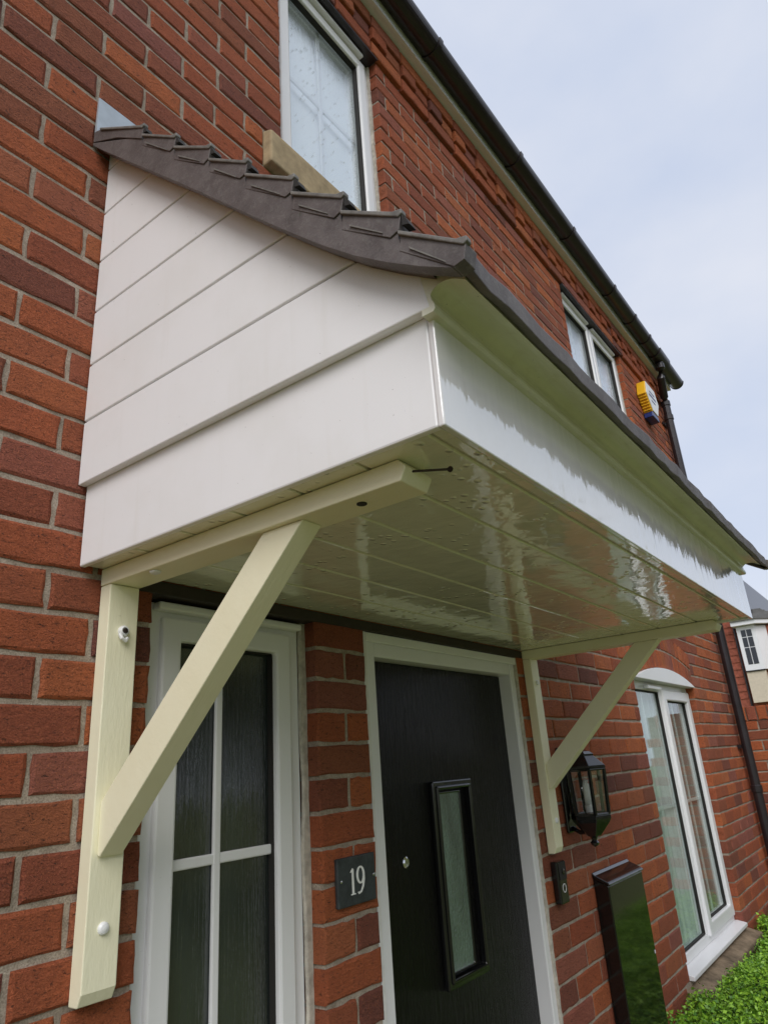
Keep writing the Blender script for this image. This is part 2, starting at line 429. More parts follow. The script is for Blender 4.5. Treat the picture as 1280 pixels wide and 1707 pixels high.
# two rings of voussoirs over the tall window
for rg in range(2):
    r0 = AR + .002 + rg*.1125; r1 = r0 + .1025; n = 16 + rg
    for i in range(n):
        t0 = -AHALF + 2*AHALF*i/n + .0022; t1 = -AHALF + 2*AHALF*(i+1)/n - .0022
        P = lambda r, t: (ACX + r*math.sin(t), AZ + r*math.cos(t))
        bricks.append(([P(r0,t0), P(r0,t1), P(r1,t1), P(r1,t0)], 0.))
def cam_px(p):
    d = Vector((p[0], p[1], p[2]+ZO)) - cam_loc; z = d.dot(fw)
    return (640 + F_PX*d.dot(rt2)/z, 853.5 - F_PX*d.dot(up2)/z) if z > .05 else None
def area(b):
    q = [cam_px((x, b[1], z)) for x, z in b[0]]
    if None in q: return 0
    cx = sum(p[0] for p in q)/4; cy = sum(p[1] for p in q)/4
    if not (-40 < cx < 1320 and -30 < cy < 1737): return 0
    mx_ = sum(p[0] for p in b[0])/4; mz_ = sum(p[1] for p in b[0])/4
    if .09 < mx_ < 1.80 and -1.07 < mz_ < -.12+.0: return 0
    return abs(sum(q[i][0]*q[(i+1)%4][1]-q[(i+1)%4][0]*q[i][1] for i in range(4)))/2
order = sorted(range(len(bricks)), key=lambda i: -area(bricks[i]))
single = set(order[:300])
def brick_geo(quad, yf, nx=5, nz_=3, jit=.0021, dep=.1, cham=.0035):
    # front face as a small uneven grid whose rim is rolled back, then the four sides
    (ax,az),(bx,bz),(cx,cz),(dx,dz) = quad; v = []; f = []
    for j in range(nz_+1):
        for i in range(nx+1):
            u, t = i/nx, j/nz_
            x = (ax*(1-u)+bx*u)*(1-t) + (dx*(1-u)+cx*u)*t; z = (az*(1-u)+bz*u)*(1-t) + (dz*(1-u)+cz*u)*t
            rim = i in (0,nx) or j in (0,nz_)
            y = yf + (cham if rim else 0) + random.uniform(-jit, jit)*.5
            if rim:
                x += random.uniform(-jit, jit); z += random.uniform(-jit, jit)
            v.append((x,y,z))
    # pull the inner ring towards the rim so that the roll is narrow
    L = math.dist(quad[0], quad[1]); H = math.dist(quad[0], quad[3])
    for j in range(nz_+1):
        for i in range(nx+1):
            if 0 < i < nx and 0 < j < nz_:
                u = i/nx; t = j/nz_
                if i == 1: u = .006/L
                if i == nx-1: u = 1-.006/L
                if j == 1: t = .005/H
                if j == nz_-1: t = 1-.005/H
                x = (ax*(1-u)+bx*u)*(1-t) + (dx*(1-u)+cx*u)*t; z = (az*(1-u)+bz*u)*(1-t) + (dz*(1-u)+cz*u)*t
                v[j*(nx+1)+i] = (x, v[j*(nx+1)+i][1], z)
    W_ = nx+1
    for j in range(nz_):
        for i in range(nx): f.append((j*W_+i, j*W_+i+1, (j+1)*W_+i+1, (j+1)*W_+i))
    rimi = [i for i in range(W_)] + [j*W_+nx for j in range(1,nz_+1)] + [nz_*W_+i for i in range(nx-1,-1,-1)] + [j*W_ for j in range(nz_-1,0,-1)]
    b = len(v)
    for q in rimi: v.append((v[q][0], yf+dep, v[q][2]))
    n = len(rimi)
    for i in range(n): f.append((rimi[i], b+i, b+(i+1)%n, rimi[(i+1)%n]))
    return v, f
cache = {}
rest = MB(); rest.fix = False; rt_t = []
for i, (quad, yf) in enumerate(bricks):
    if i in single:
        cx = sum(p[0] for p in quad)/4; cz = sum(p[1] for p in quad)/4
        Lb = quad[1][0]-quad[0][0]; rect = abs(quad[2][0]-quad[1][0]) < 1e-6 and abs(quad[3][0]-quad[0][0]) < 1e-6 and abs(quad[0][1]-quad[1][1]) < 1e-6
        key = (round(Lb, 3), random.randrange(3)) if rect else None
        if rect: Lr = round(Lb,3); quad_l = [(-Lr/2,-.0325),(Lr/2,-.0325),(Lr/2,.0325),(-Lr/2,.0325)]
        else: quad_l = [(p[0]-cx, p[1]-cz) for p in quad]
        me = cache.get(key) if key else None
        if me is None:
            v, f = brick_geo(quad_l, 0.)
            me = bpy.data.meshes.new('brick'); me.from_pydata(v, [], f); me.materials.append(M_BRICK)
            if key: cache[key] = me
        link('brick', me, wall, (cx, yf, cz+ZO))
    else:
        v, f = brick_geo(quad, yf, 3, 3)
        rest.add(v, f); rt_t += [random.random()]*len(f)
tag(rest.build('brickwork', M_BRICK, wall, tint=rt_t), kind='stuff')
# body of the house behind the facade: dark rooms, side and back walls, roof
rm = MB()
for (a, b_, c, d) in ((X0+.02, .86, -ZO, -.9), (.87, 2.4, -ZO, -.9), (2.41, X1-.02, -ZO, -.9), (X0+.02, 2.2, -.2, 1.58), (2.21, X1-.02, -.2, 1.58)):
    rm.box(a, b_, 3.2, 3.25, c, d); rm.box(a, a+.03, .12, 3.2, c, d); rm.box(b_-.03, b_, .12, 3.2, c, d)
    rm.box(a+.03, b_-.03, .12, 3.2, c, c+.03); rm.box(a+.03, b_-.03, .12, 3.2, d-.03, d)
rm.build('room_interior', M_ROOM, house)
MB().box(X1-.1, X1, .107, 7, -ZO, 1.6).build('side_wall', M_BRICK, house)
MB().box(X0, X0+.1, .107, 7, -ZO, 1.6).build('side_wall', M_BRICK, house)
MB().prism([(-.05,1.78),(3.5,4.3),(7.0,1.78),(7.0,1.70),(3.5,4.22),(-.05,1.70)], 0, X0, X1+.05).build('roof', M_TILE, house)
for a, b_ in ((.6,1.172), (3.108,4.212)): MB().box(a, b_, -.016, .044, 1.3795, 1.3865).build('lintel', M_GUT, house)  # near-black strip puts the shade under the window heads into the colour
# stone sills
for i, (a, b_, z0, z1) in enumerate(SILLS):
    if i < 2: MB().prism([(.09,z0+.003),(-.032,z0+.003),(-.032,z1-.022),(.0,z1-.008),(.09,z1-.006)], 0, a+.002, b_-.002).build('window_sill', M_STONE, house, .006)
    else: MB().prism([(.09,z0+.003),(-.075,z0+.003),(-.075,z1-.035),(.045,z1-.004),(.09,z1-.004)], 0, a+.002, b_-.002).build('window_sill', M_STONE2, house, .008)
# eaves: white soffit, fascia, gutter
MB().box(X0, X1+.02, -.056, .09, 1.6145, 1.626).build('eaves_soffit', M_UPVC, house)
MB().box(X0, X1+.02, -.070, -.0565, 1.612, 1.76).build('fascia_board', M_UPVC, house)
GY, GZ, GR = -.116, 1.705, .057
def halfround(r0, r1, x0, x1, name, parent, seg=16):
    a = [(GY + r1*math.cos(math.pi + math.pi*i/seg), GZ + r1*math.sin(math.pi + math.pi*i/seg)) for i in range(seg+1)]
    b_ = [(GY + r0*math.cos(math.pi + math.pi*i/seg), GZ + r0*math.sin(math.pi + math.pi*i/seg)) for i in range(seg, -1, -1)]
    m = MB(); n = len(a)
    v = [(x, p[0], p[1]) for x in (x0, x1) for p in a+b_]; t = 2*n; f = []
    for i in range(t): f.append((i, t+i, t+(i+1)%t, (i+1)%t))
    for i in range(n-1):
        f.append((i, i+1, t-2-i, t-1-i)); f.append((t+i, t+t-1-i, t+t-2-i, t+i+1))
    m.add(v, f); return m.build(name, M_GUT, parent)
gut = halfround(.050, GR, X0, 5.60, 'gutter', house)
for x in (-.4, .45, 1.47, 2.30, 3.05, 3.80, 4.26, 4.62): halfround(.051, GR+.006, x, x+.028, 'gutter_joint', gut)
halfround(.051, GR+.009, 4.88, 5.16, 'outlet', gut)
halfround(.0, GR+.004, 5.60, 5.606, 'end_cap', gut)
PX_, PY_ = 5.235, -.052
dp = MB().tube([(5.02,GY,GZ-.05),(5.02,GY,GZ-.11),(5.06,GY+.02,GZ-.17),(PX_-.04,PY_-.01,GZ-.30),(PX_,PY_,GZ-.36),(PX_,PY_,.6),(PX_,PY_,-1.0),(PX_,PY_,-ZO+.02)], .033, 16).build('downpipe', M_GUT, house, smooth=False)
for z in (GZ-.37, GZ-.12, 1.20, -.35, -1.78): MB().lathe((PX_ if z < 1.5 else 5.02, PY_ if z < 1.5 else GY, z), [(.0345,0),(.039,.004),(.039,.045),(.0345,.05)], 16).build('pipe_collar', M_GUT, dp)
for z in (1.16, -1.48): MB().box(PX_-.06, PX_+.06, -.016, -.002, z, z+.025).box(PX_-.012, PX_+.012, PY_+.02, -.012, z, z+.025).build('pipe_clip', M_GUT, dp)

MB().box(.163, 1.818, -.004, .044, -1.0995, -1.0735).build('lintel', plain('brown_lintel', (.028,.019,.015), .6, .3, 20, .2, .002), house, .002)
# ------------------------------------------------------------------ windows
YF = .045
def bead(x, z0, z1, y, name, m, parent, wob=.006, wd=.016, horiz=False):
    # hand-run line of sealant: a flat strip with a wandering edge
    b = MB(); n = 26; v = []
    for i in range(n+1):
        t = z0 + (z1-z0)*i/n; o = random.uniform(-wob, wob)*.6 + wob*.5*math.sin(i*1.3); o2 = random.uniform(-.001,.001)
        for dx, yy in ((-wd/2+o, y), (wd/2+o2, y), (wd/2+o2, y+.01), (-wd/2+o, y+.01)):
            v.append((x+dx, yy, t))
    f = []
    for i in range(n):
        for k in range(4): f.append((i*4+k, i*4+(k+1)%4, i*4+4+(k+1)%4, i*4+4+k))
    f += [(0,1,2,3), (n*4+3, n*4+2, n*4+1, n*4)]
    b.add(v, f); return b.build(name, m, parent)
# sidelight beside the door
w1 = MB().ring(.226,.664,-3.05,-1.103,.040,YF,.11).build('window', M_UPVC, house, .004); tag(w1, 'narrow sidelight beside the door')
MB().ring(.262,.628,-3.02,-1.132,.048,YF-.012,.10).build('sash', M_UPVC, w1, .006)
MB().box(.29,.60,.062,.070,-2.98,-1.17).build('pane', M_OBS, w1)
MB().box(.418,.436,.052,.061,-2.972,-1.18).build('glazing_bar', M_UPVC, w1, .003)
MB().box(.30,.59,.0535,.0615,-1.609,-1.589).build('glazing_bar', M_UPVC, w1, .003)
MB().box(.2415,.652,.018,.044,-1.122,-1.106).build('trickle_vent', M_UPVC, w1, .004)
MB().ring(.307,.583,-2.975,-1.177,.0065,.047,.0615).build('gasket', M_DARK, w1)
bead(.219,-3.0,-1.1,.03,'sealant',M_WMASTIC,w1,.007,.018); bead(.671,-3.0,-1.1,.034,'sealant',M_MASTIC,w1,.004,.018)
# upstairs window over the canopy
def upper_window(x0, x1, split):
    f = MB().ring(x0+.004, x1-.004, .416, 1.384, .042, YF, .11).build('window', M_UPVC, house, .004)
    panes = [(x0+.046, x1-.046)] if not split else [(x0+.046, split-.02), (split+.02, x1-.046)]
    if split: MB().box(split-.021, split+.021, YF-.002, .108, .457, 1.343).build('mullion', M_UPVC, f, .004)
    for i, (a, b) in enumerate(panes):
        MB().ring(a-.01, b+.01, .447, 1.353, .046, YF-.014, .10).build('sash', M_UPVC, f, .006)
        MB().ring(a+.034, b-.034, .491, 1.309, .006, YF-.003, .064).build('gasket', M_DARK, f)
        MB().box(a+.03, b-.03, .060, .066, .487, 1.313).build('pane', M_UGLASS, f)
        c = (a+b)/2
        MB().box(c-.009, c+.009, .072, .080, .49, 1.31).build('glazing_bar', M_UPVC, f, .002)
        MB().box(a+.03, b-.03, .0725, .0805, .893, .911).build('glazing_bar', M_UPVC, f, .002)
        MB().box(a+.01, b-.01, .098, .102, .46, 1.34).build('blind', M_BLIND, f)
        MB().box(a+.02, b-.02, .012, YF-.001, 1.356, 1.372).build('trickle_vent', M_UPVC, f, .004)
    bead(x1-.004,.42,1.38,.034,'sealant',M_MASTIC,f,.003,.014)
    return f
tag(upper_window(.597, 1.175, None), 'rain-specked single upstairs window')
tag(upper_window(3.105, 4.215, 3.66), 'two-light upstairs window')
# tall two-light window under the brick arch
w3 = MB().ring(3.112,4.266,-2.405,-1.094,.045,YF,.11).build('window', M_UPVC, house, .004); tag(w3, 'tall two-light window under the brick arch')
MB().box(3.645,3.70,YF-.001,.108,-2.362,-1.137).build('mullion', M_UPVC, w3, .004)
MB().ring(3.676,4.242,-2.375,-1.122,.062,YF-.016,.10).build('sash', M_UPVC, w3, .007)
for a, b, zt, zb in ((3.16,3.64,-1.145,-2.352), (3.742,4.176,-1.188,-2.309)):
    MB().ring(a-.004, b+.004, zb-.004, zt+.004, .006, YF+.004, .064).build('gasket', M_DARK, w3)
    MB().box(a, b, .058, .064, zb, zt).build('pane', M_GLASS, w3)
    c = (a+b)/2
    MB().box(c-.009, c+.009, .070, .078, zb, zt).build('glazing_bar', M_UPVC, w3, .002)
    MB().box(a, b, .0705, .0785, -1.747, -1.729).build('glazing_bar', M_UPVC, w3, .002)
def curtain(x0, x1, z0, z1, y, m, name, parent, waves, amp):
    b = MB(); b.fix = False; n = 90; v = []
    for i in range(n+1):
        u = i/n; x = x0+(x1-x0)*u; yy = y + amp*math.sin(u*waves*6.28+.6*math.sin(u*9)) + amp*.4*math.sin(u*waves*15)
        v += [(x, yy, z0), (x, yy, z1)]
    b.add(v, [(2*i, 2*i+2, 2*i+3, 2*i+1) for i in range(n)]); return b.build(name, m, parent, smooth=True)
curtain(3.12,3.66,-2.38,-1.11,.105,M_NET,'net_curtain',w3,7,.014)
curtain(3.70,4.25,-2.38,-1.11,.108,M_CURT,'curtain',w3,8,.018)
MB().box(3.38,3.62,.016,YF,-1.134,-1.114).build('trickle_vent', M_UPVC, w3, .004)
MB().prism([(.11,-2.434),(-.018,-2.434),(-.018,-2.416),(.03,-2.405),(.11,-2.405)], 0, 3.108, 4.272).build('plastic_sill', M_UPVC, w3, .003)
n = 20; pa = [(ACX+ (AR-.001)*math.sin(-AHALF+2*AHALF*i/n), AZ+(AR-.001)*math.cos(-AHALF+2*AHALF*i/n)) for i in range(n+1)]
MB().prism([(pa[0][0], HEAD-.006)] + pa + [(pa[-1][0], HEAD-.006)], 1, -.012, .05).build('arch_panel', M_UPVC, w3, .003)

# ------------------------------------------------------------------ front door
DY = .012
dr = MB()
for a, b in ((.884,.932), (1.735,1.770)): dr.box(a, b, DY, .11, -3.1, -1.1005)
door = dr.build('door', M_UPVC, house, .004); tag(door, 'black grained front door in a white frame')
MB().box(.9325,1.7345,DY+.002,.11,-1.163,-1.1008).build('door_head', M_UPVC, door, .004)
MB().box(.884,1.770,DY-.010,DY-.001,-1.126,-1.1002).build('head_trim', M_UPVC, door, .003)
MB().box(.934,1.733,.058,.10,-3.08,-1.1645).build('door_leaf', M_DOOR, door, .003)
gx0, gx1, gz0, gz1 = 1.212, 1.432, -2.018, -1.497
MB().box(gx0+.026,gx1-.072,.050,.056,gz0+.036,gz1-.036).build('glass_panel', M_OBS2, door)
t = MB()
t.ring(gx0, gx1, gz0, gz1, .016, .042, .0575)
t.ring(gx0+.014, gx1-.014, gz0+.014, gz1-.014, .010, .036, .0574)
t.ring(gx0+.0185, gx1-.0645, gz0+.0285, gz1-.0285, .008, .046, .0573)
t.build('glass_surround', M_BLACK, door, .004)
MB().lathe((1.072,.058,-1.690), [(.014,.0),(.014,-.003),(.010,-.006),(.004,-.0055)], 20, 1).build('door_viewer', M_CHROME, door)
MB().box(1.02,1.05,.02,.057,-2.25,-2.05).build('door_handle', M_CHROME, door, .008)
bead(.880,-3.05,-1.095,.005,'sealant',M_WMASTIC,door,.006,.014); bead(1.774,-3.05,-1.095,.004,'sealant',M_MASTIC,door,.005,.014)

# ------------------------------------------------------------------ porch canopy
can = thing('porch_canopy', (.98, -.39, -1.072), 'white boarded porch canopy with brown tiled roof over the front door', 'canopy')
BX0, BX1, BY, SZ = .052, 1.908, -.775, -1.072
LOW = [(0,-.105),(-.05,-.158),(-.20,-.309),(-.353,-.463),(-.52,-.636),(-.589,-.706),(-.651,-.767),(-.707,-.818),(-.758,-.858),(-.804,-.890),(-.848,-.917)]
def zlow(y):
    for (a, b), (c, d) in zip(LOW, LOW[1:]):
        if c <= y <= a: return b + (d-b)*(a-y)/(a-c)
    return LOW[-1][1]
def ylow(z):
    for (a, b), (c, d) in zip(LOW, LOW[1:]):
        if d <= z <= b: return a + (c-a)*(b-z)/(b-d)
    return 0 if z > LOW[0][1] else LOW[-1][0]
MB().box(BX0, BX0+.012, -.002, BY, SZ-.004, -.905).build('side_fascia', M_CLAD, can, .003)
MB().box(BX1-.012, BX1, -.002, BY, SZ-.004, -.905).build('side_fascia', M_CLAD, can, .003)
MB().box(BX0-.001, BX1+.001, BY-.010, BY-.0005, SZ-.005, -.905).build('front_fascia', M_FASC, can, .002)
zg = [-.9205, -.786, -.659, -.531, -.402, -.2725, -.146, -.09]
for sx in (0, 1):
    xa, xb = (.036, .0515) if sx == 0 else (BX1+.0005, BX1+.016)
    for i in range(len(zg)-1):
        za, zb = zg[i], zg[i+1]-.0045
        pts = [(-.001, za)]
        ya = max(BY-.0155, ylow(za-.018)); pts.append((ya, za))
        yb = max(BY-.0155, ylow(zb-.018))
        for s in range(1, 8):
            y = ya + (yb-ya)*s/8; z = min(zb, zlow(y)+.018)
            if za < z: pts.append((y, z))
        pts += [(yb, zb), (-.001, zb)]
        if yb > -.004: pts = [(-.001, za), (ya, za), (-.001, zb)]
        MB().prism(pts, 0, xa, xb).build('cladding_board', M_CLAD, can, .002)
    xm = .0445 if sx == 0 else BX1+.004
    MB().prism([(-.002,-.91),(BY-.005,-.91)] + [(y, z+.012) for y, z in reversed(LOW[:-1]) if y > BY-.02] , 0, xm, xm+.005).build('board_backing', M_MORTAR, can)
# front: upper board with its drip, cove under the eaves
cv = [(BY-.011,-.9285),(BY-.0195,-.9285),(BY-.0225,-.9245),(BY-.0215,-.9170),(BY-.0185,-.9110),(BY-.0175,-.9030)]
for i in range(1, 13):
    t_ = i/12; cv.append((BY-.0175 - .0510*t_**1.35, -.9030 + .0165*math.sin(min(1, t_*1.25)*1.57) - .021*t_**2.4))
cv += [(-.842,-.897),(-.80,-.855),(BY-.003,-.84),(BY-.003,-.9285)]
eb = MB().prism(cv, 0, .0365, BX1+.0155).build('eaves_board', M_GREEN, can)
# underside boards
gy = [-.002, -.143, -.266, -.388, -.510, -.633, -.752, BY]
for i in range(len(gy)-1):
    MB().box(BX0+.0125, BX1-.0125, gy[i]-(.0025 if i else 0), gy[i+1]+.0025, SZ, SZ+.009).build('soffit_board', M_SOFF, can, .0025)
MB().box(BX0+.013, BX1-.013, -.003, BY+.001, SZ+.004, SZ+.0085).build('soffit_backing', M_MASTIC, can)
# roof shell, tile courses and verge caps
TOP0 = [((0,-.076),(-.190,-.206)), ((-.200,-.226),(-.300,-.316)), ((-.308,-.338),(-.402,-.417)), ((-.410,-.441),(-.496,-.518)), ((-.503,-.540),(-.597,-.622)), ((-.603,-.645),(-.688,-.717)), ((-.694,-.739),(-.777,-.805)), ((-.783,-.828),(-.864,-.893))]
TOP = [(a, (b[0]-.003, b[1]+.005)) for a, b in TOP0[:-1]] + [TOP0[-1]]
shell = MB().prism([(y, z+.004) for y, z in LOW[:-1]] + [(y, z+.035) for y, z in reversed(LOW[:-1])], 0, .014, 1.946).build('roof', M_TILE, can); shell.name = 'roof'
for i, ((ya, za), (yb, zb)) in enumerate(TOP):
    last = i == len(TOP)-1
    th = .026 if last else .020
    nseg = 40; b = MB(); v = []; f = []
    for s in range(nseg+1):
        x = .016 + (1.944-.016)*s/nseg
        j = random.uniform(-.003,.003); j2 = random.uniform(-.002,.002)
        sc = .0035*abs(math.sin(s*math.pi/4))
        v += [(x, ya, za+.001), (x, yb+j*.7, zb+j2+sc), (x, yb+j*.7+.002, zb-th+j2), (x, ya, za-th-.002)]
    for s in range(nseg):
        for k in range(4): f.append((s*4+k, s*4+(k+1)%4, s*4+4+(k+1)%4, s*4+4+k))
    f += [(0,1,2,3), (nseg*4+3,nseg*4+2,nseg*4+1,nseg*4)]
    b.add(v, f).build('tile_course', M_TILE, shell, .002)
up_edge = [p for ab in TOP for p in ab]
for sx in (0, 1):
    xo, xi = (-.004, .0185) if sx == 0 else (1.964, 1.9415)
    sg = -1 if sx == 0 else 1
    # smooth side of the verge, then the stepped caps on top of it
    poly = [(y, z-.001) for y, z in LOW] + [(-.862,-.914)] + [(y+.002, z-.022) for y, z in reversed(up_edge)]
    MB().prism(poly, 0, xo, xi).build('verge_board', M_TILE, shell, .0015)
    for i, ((ya, za), (yb, zb)) in enumerate(TOP):
        if i == 0: poly = [(-.001,-.098),(-.10,-.158),(yb,zb-.030),(yb-.006,zb-.004),(yb+.004,zb+.004),(-.14,-.161),(-.08,-.114),(-.03,-.080),(-.001,-.068)]
        else:
            ym, zm = (ya+yb)/2, (za+zb)/2; j = random.uniform(-.006,.006)
            poly = [(ya+.004, za-.026+j*.3), (yb+.012, zb-.026+j*.4), (yb-.002, zb-.024), (yb-.007, zb-.004), (yb-.004, zb+.002), (yb+.006, zb+.005), (ym, zm+.005), (ya, za+.000)]
        if sx == 0:
            # rolled, weathered lip on each cap; dark prism paints shade in its open end
            y0_, z0_ = (ya+.002, za+.003) if i else (-.03,-.079)
            lip = [(y0_, z0_-.007), (yb-.004, zb-.006), (yb-.010, zb-.003), (yb-.010, zb+.004), (yb+.004, zb+.0075), (y0_, z0_)]
            MB().prism(lip, 0, xo-.0052, xo+.006).build('cap_lip', M_LIP, shell, .0015)
            if i < 7: MB().prism([(yb-.0085,zb-.0035),(yb-.0085,zb-.021),(yb-.019,zb-.025),(yb-.013,zb-.010)], 0, xo-.0036, xo+.012).build('cap_end_shade', M_DARK, shell)
            if i: MB().prism([(ya-.012,za-.030),(yb+.022,zb-.0135),(yb+.022,zb-.0155),(ya-.012,za-.033)], 0, xo-.0036, xo+.002).build('cap_rib', M_LIP, shell)
        # proud at its lower end, tucked in at its upper end
        v = []; n = len(poly); yy = [p[0] for p in poly]
        for p in poly:
            t_ = (max(yy)-p[0])/(max(yy)-min(yy)); v.append((xo + sg*(.0006+.0022*t_), p[0], p[1]))
        v += [(xi, p[0], p[1]) for p in poly]
        f = [tuple(range(n)), tuple(range(2*n-1, n-1, -1))] + [(k, n+k, n+(k+1)%n, (k+1)%n) for k in range(n)]
        MB().add(v, f).build('verge_cap', M_TILE, shell, .0008)
MB().prism([(-.0015,-.095),(-.0015,.0365),(-.006,.0365),(-.0075,-.03),(-.010,-.07),(-.09,-.125),(-.09,-.135)], 0, -.0045, 1.964).build('flashing', M_LEAD, can)

# ------------------------------------------------------------------ timber brackets
def bracket(x0, x1, label, near):
    t = thing('gallows_bracket', ((x0+x1)/2, -.02, -1.76), label, 'bracket', 'timber brackets under the canopy')
    bz = SZ-.0325
    MB().prism([(-.0015,bz-.001),(-.033,bz-.001),(-.033,-1.742),(-.024,-1.760),(-.0015,-1.760)], 0, x0, x1).build('post', M_CREAM, t, .0018)
    MB().prism([(-.0015,SZ-.001),(-.682,SZ-.001),(-.694,bz+.018),(-.684,bz),(-.0015,bz)], 0, x0-.001, x1+.003).build('beam', M_CREAM, t, .0018)
    xa, xb = (x0+.010, x1-.008)
    MB().prism([(-.0335,-1.474),(-.0335,-1.552),(-.040,-1.556),(-.500,bz-.0005),(-.417,bz-.0005)], 0, xa, xb).build('brace', M_CREAM, t, .0018)
    cx = (x0+x1)/2
    for z in (-1.19, -1.659):
        if near and z > -1.3:
            MB().lathe((cx,-.033,z), [(.010,0),(.010,-.006),(.007,-.010),(.004,-.008)], 16, 1).build('cable_clip', M_WHITE, t, .001)
            MB().tube([(cx-.008,-.038,z-.006),(cx-.006,-.042,z-.014),(cx+.002,-.042,z-.018),(cx+.007,-.038,z-.012)], .0035, 8).build('clip_tail', M_WHITE, t)
            MB().lathe((cx,-.0405,z), [(.0045,0),(.0045,-.004),(.002,-.0045)], 10, 1).build('screw', M_STEEL, t)
        else:
            MB().lathe((cx,-.033,z), [(.0095,0),(.0095,-.003),(.007,-.006),(.002,-.0075)], 16, 1).build('screw_cap', M_WHITE, t, smooth=False)
    if near:
        MB().lathe((.124,-.598,bz-.0015), [(.0075,0),(.0075,.003)], 14).build('screw_hole', M_DARK, t)
        MB().tube([(x0+.012,-.685,SZ-.016),(x0+.046,-.733,SZ-.017)], .0018, 8).build('nail', M_STEEL, t)
        MB().lathe((x0+.0460,-.733,SZ-.017), [(.0042,-.001),(.0042,.001)], 10, 0).build('nail_head', M_STEEL, t)
        MB().lathe((.112,-.145,bz-.005), [(.006,0),(.010,.002),(.010,.0045)], 16).build('screw_cap', M_WHITE, t)
    return t
bracket(.098, .158, 'cream timber bracket near the camera, in front of the sidelight, with white screw caps', True)
bracket(1.822, 1.882, 'cream timber bracket on the far side of the door beside the lantern', False)

# ------------------------------------------------------------------ lantern
LX, LY = 2.03, -.088
lt = thing('wall_lantern', (LX, LY, -1.76), 'black six-sided glass lantern on the wall beyond the far bracket', 'lantern')
view = math.atan2(-.917, .398)
hexa = [view + R_(163-60*i) for i in range(6)]
def hx(r, z): return [(LX + r*math.cos(a), LY + r*math.sin(a), z) for a in hexa]
def hexloft(levels, name, m, parent, bevel=.002):
    b = MB(); v = [p for r, z in levels for p in hx(r, z)]; f = []
    for i in range(len(levels)-1):
        for k in range(6): f.append((i*6+k, i*6+(k+1)%6, i*6+6+(k+1)%6, i*6+6+k))
    f += [tuple(range(5,-1,-1)), tuple(range((len(levels)-1)*6, len(levels)*6))]
    b.add(v, f); return b.build(name, m, parent, bevel)
hexloft([(.078,-1.502),(.083,-1.498),(.080,-1.490),(.050,-1.462),(.044,-1.456),(.046,-1.450),(.030,-1.440),(.011,-1.432)], 'roof', M_BLACK, lt)
MB().lathe((LX,LY,-1.434), [(.010,0),(.006,.006),(.011,.013),(.006,.021),(.001,.024)], 12).build('finial', M_BLACK, lt)
hexloft([(.026,-1.726),(.044,-1.706),(.066,-1.680),(.073,-1.668),(.073,-1.658),(.066,-1.652)], 'base', M_BLACK, lt)
MB().lathe((LX,LY,-1.762), [(.002,0),(.012,.006),(.016,.014),(.009,.022),(.012,.030),(.022,.040),(.026,.048)], 14).build('finial', M_BLACK, lt)
top = hx(.074,-1.503); bot = hx(.066,-1.654)
for k in range(6):
    MB().tube([bot[k], top[k]], .0075, 6).build('frame_bar', M_BLACK, lt)
    n = (k+1)%6
    a, b, c, d = [Vector(p) for p in (bot[k], bot[n], top[n], top[k])]
    ctr = (a+b+c+d)/4; nr = (b-a).cross(d-a).normalized()*.0015
    q = [ctr + (p-ctr)*.93 for p in (a,b,c,d)]
    MB().add([p-nr for p in q] + [p+nr for p in q], [(0,3,2,1),(4,5,6,7),(0,1,5,4),(1,2,6,5),(2,3,7,6),(3,0,4,7)]).build('pane', M_LGLASS, lt)
    for p, q2 in ((a, b), (d, c)):
        MB().tube([p, q2], .006, 6).build('rail', M_BLACK, lt)
MB().lathe((LX,LY,-1.648), [(.014,0),(.016,.02),(.013,.028)], 14).build('lamp_holder', M_WHITE, lt)
MB().tube([(LX-.012,LY,-1.622),(LX-.012,LY,-1.555),(LX-.006,LY,-1.543),(LX+.006,LY,-1.543),(LX+.012,LY,-1.555),(LX+.012,LY,-1.622)], .0085, 10).build('bulb', M_BULB, lt, smooth=True)
MB().box(LX-.035,LX+.035,-.014,-.0015,-1.715,-1.42).build('back_plate', M_BLACK, lt, .005)
MB().tube([(LX,-.012,-1.70),(LX,-.04,-1.715),(LX,-.07,-1.712),(LX,LY,-1.700)], .008, 8).build('arm', M_BLACK, lt, smooth=True)
MB().tube([(LX+.06,LY+.0,-1.686),(LX+.078,LY+.0,-1.690)], .006, 8).build('knob', M_BLACK, lt)

# ------------------------------------------------------------------ doorbell, number plate, wall box, alarm
db = thing('doorbell', (1.856,-.014,-1.914), 'slim black video doorbell with white ring beside the front door', 'doorbell')
MB().box(1.825,1.887,-.027,-.0015,-1.914,-1.786).build('body', M_BLACK, db, .004)
MB().box(1.828,1.884,-.0295,-.0275,-1.842,-1.789).build('camera_plate', M_DARK, db, .001)
MB().lathe((1.856,-.0297,-1.818), [(.009,0),(.009,-.002),(.005,-.003)], 16, 1).build('lens', M_BLACK, db)
b = MB(); v = []; f = []; ns = 28
for i in range(ns):
    a = 2*math.pi*i/ns
    for r, y in ((.0115,-.0272),(.0135,-.0272),(.0135,-.0285),(.0115,-.0285)): v.append((1.856+r*math.cos(a), y, -1.868+r*math.sin(a)))
for i in range(ns):
    for k in range(4): f.append((i*4+k, i*4+(k+1)%4, ((i+1)%ns)*4+(k+1)%4, ((i+1)%ns)*4+k))
b.add(v, f).build('button_ring', M_WHITE, db)

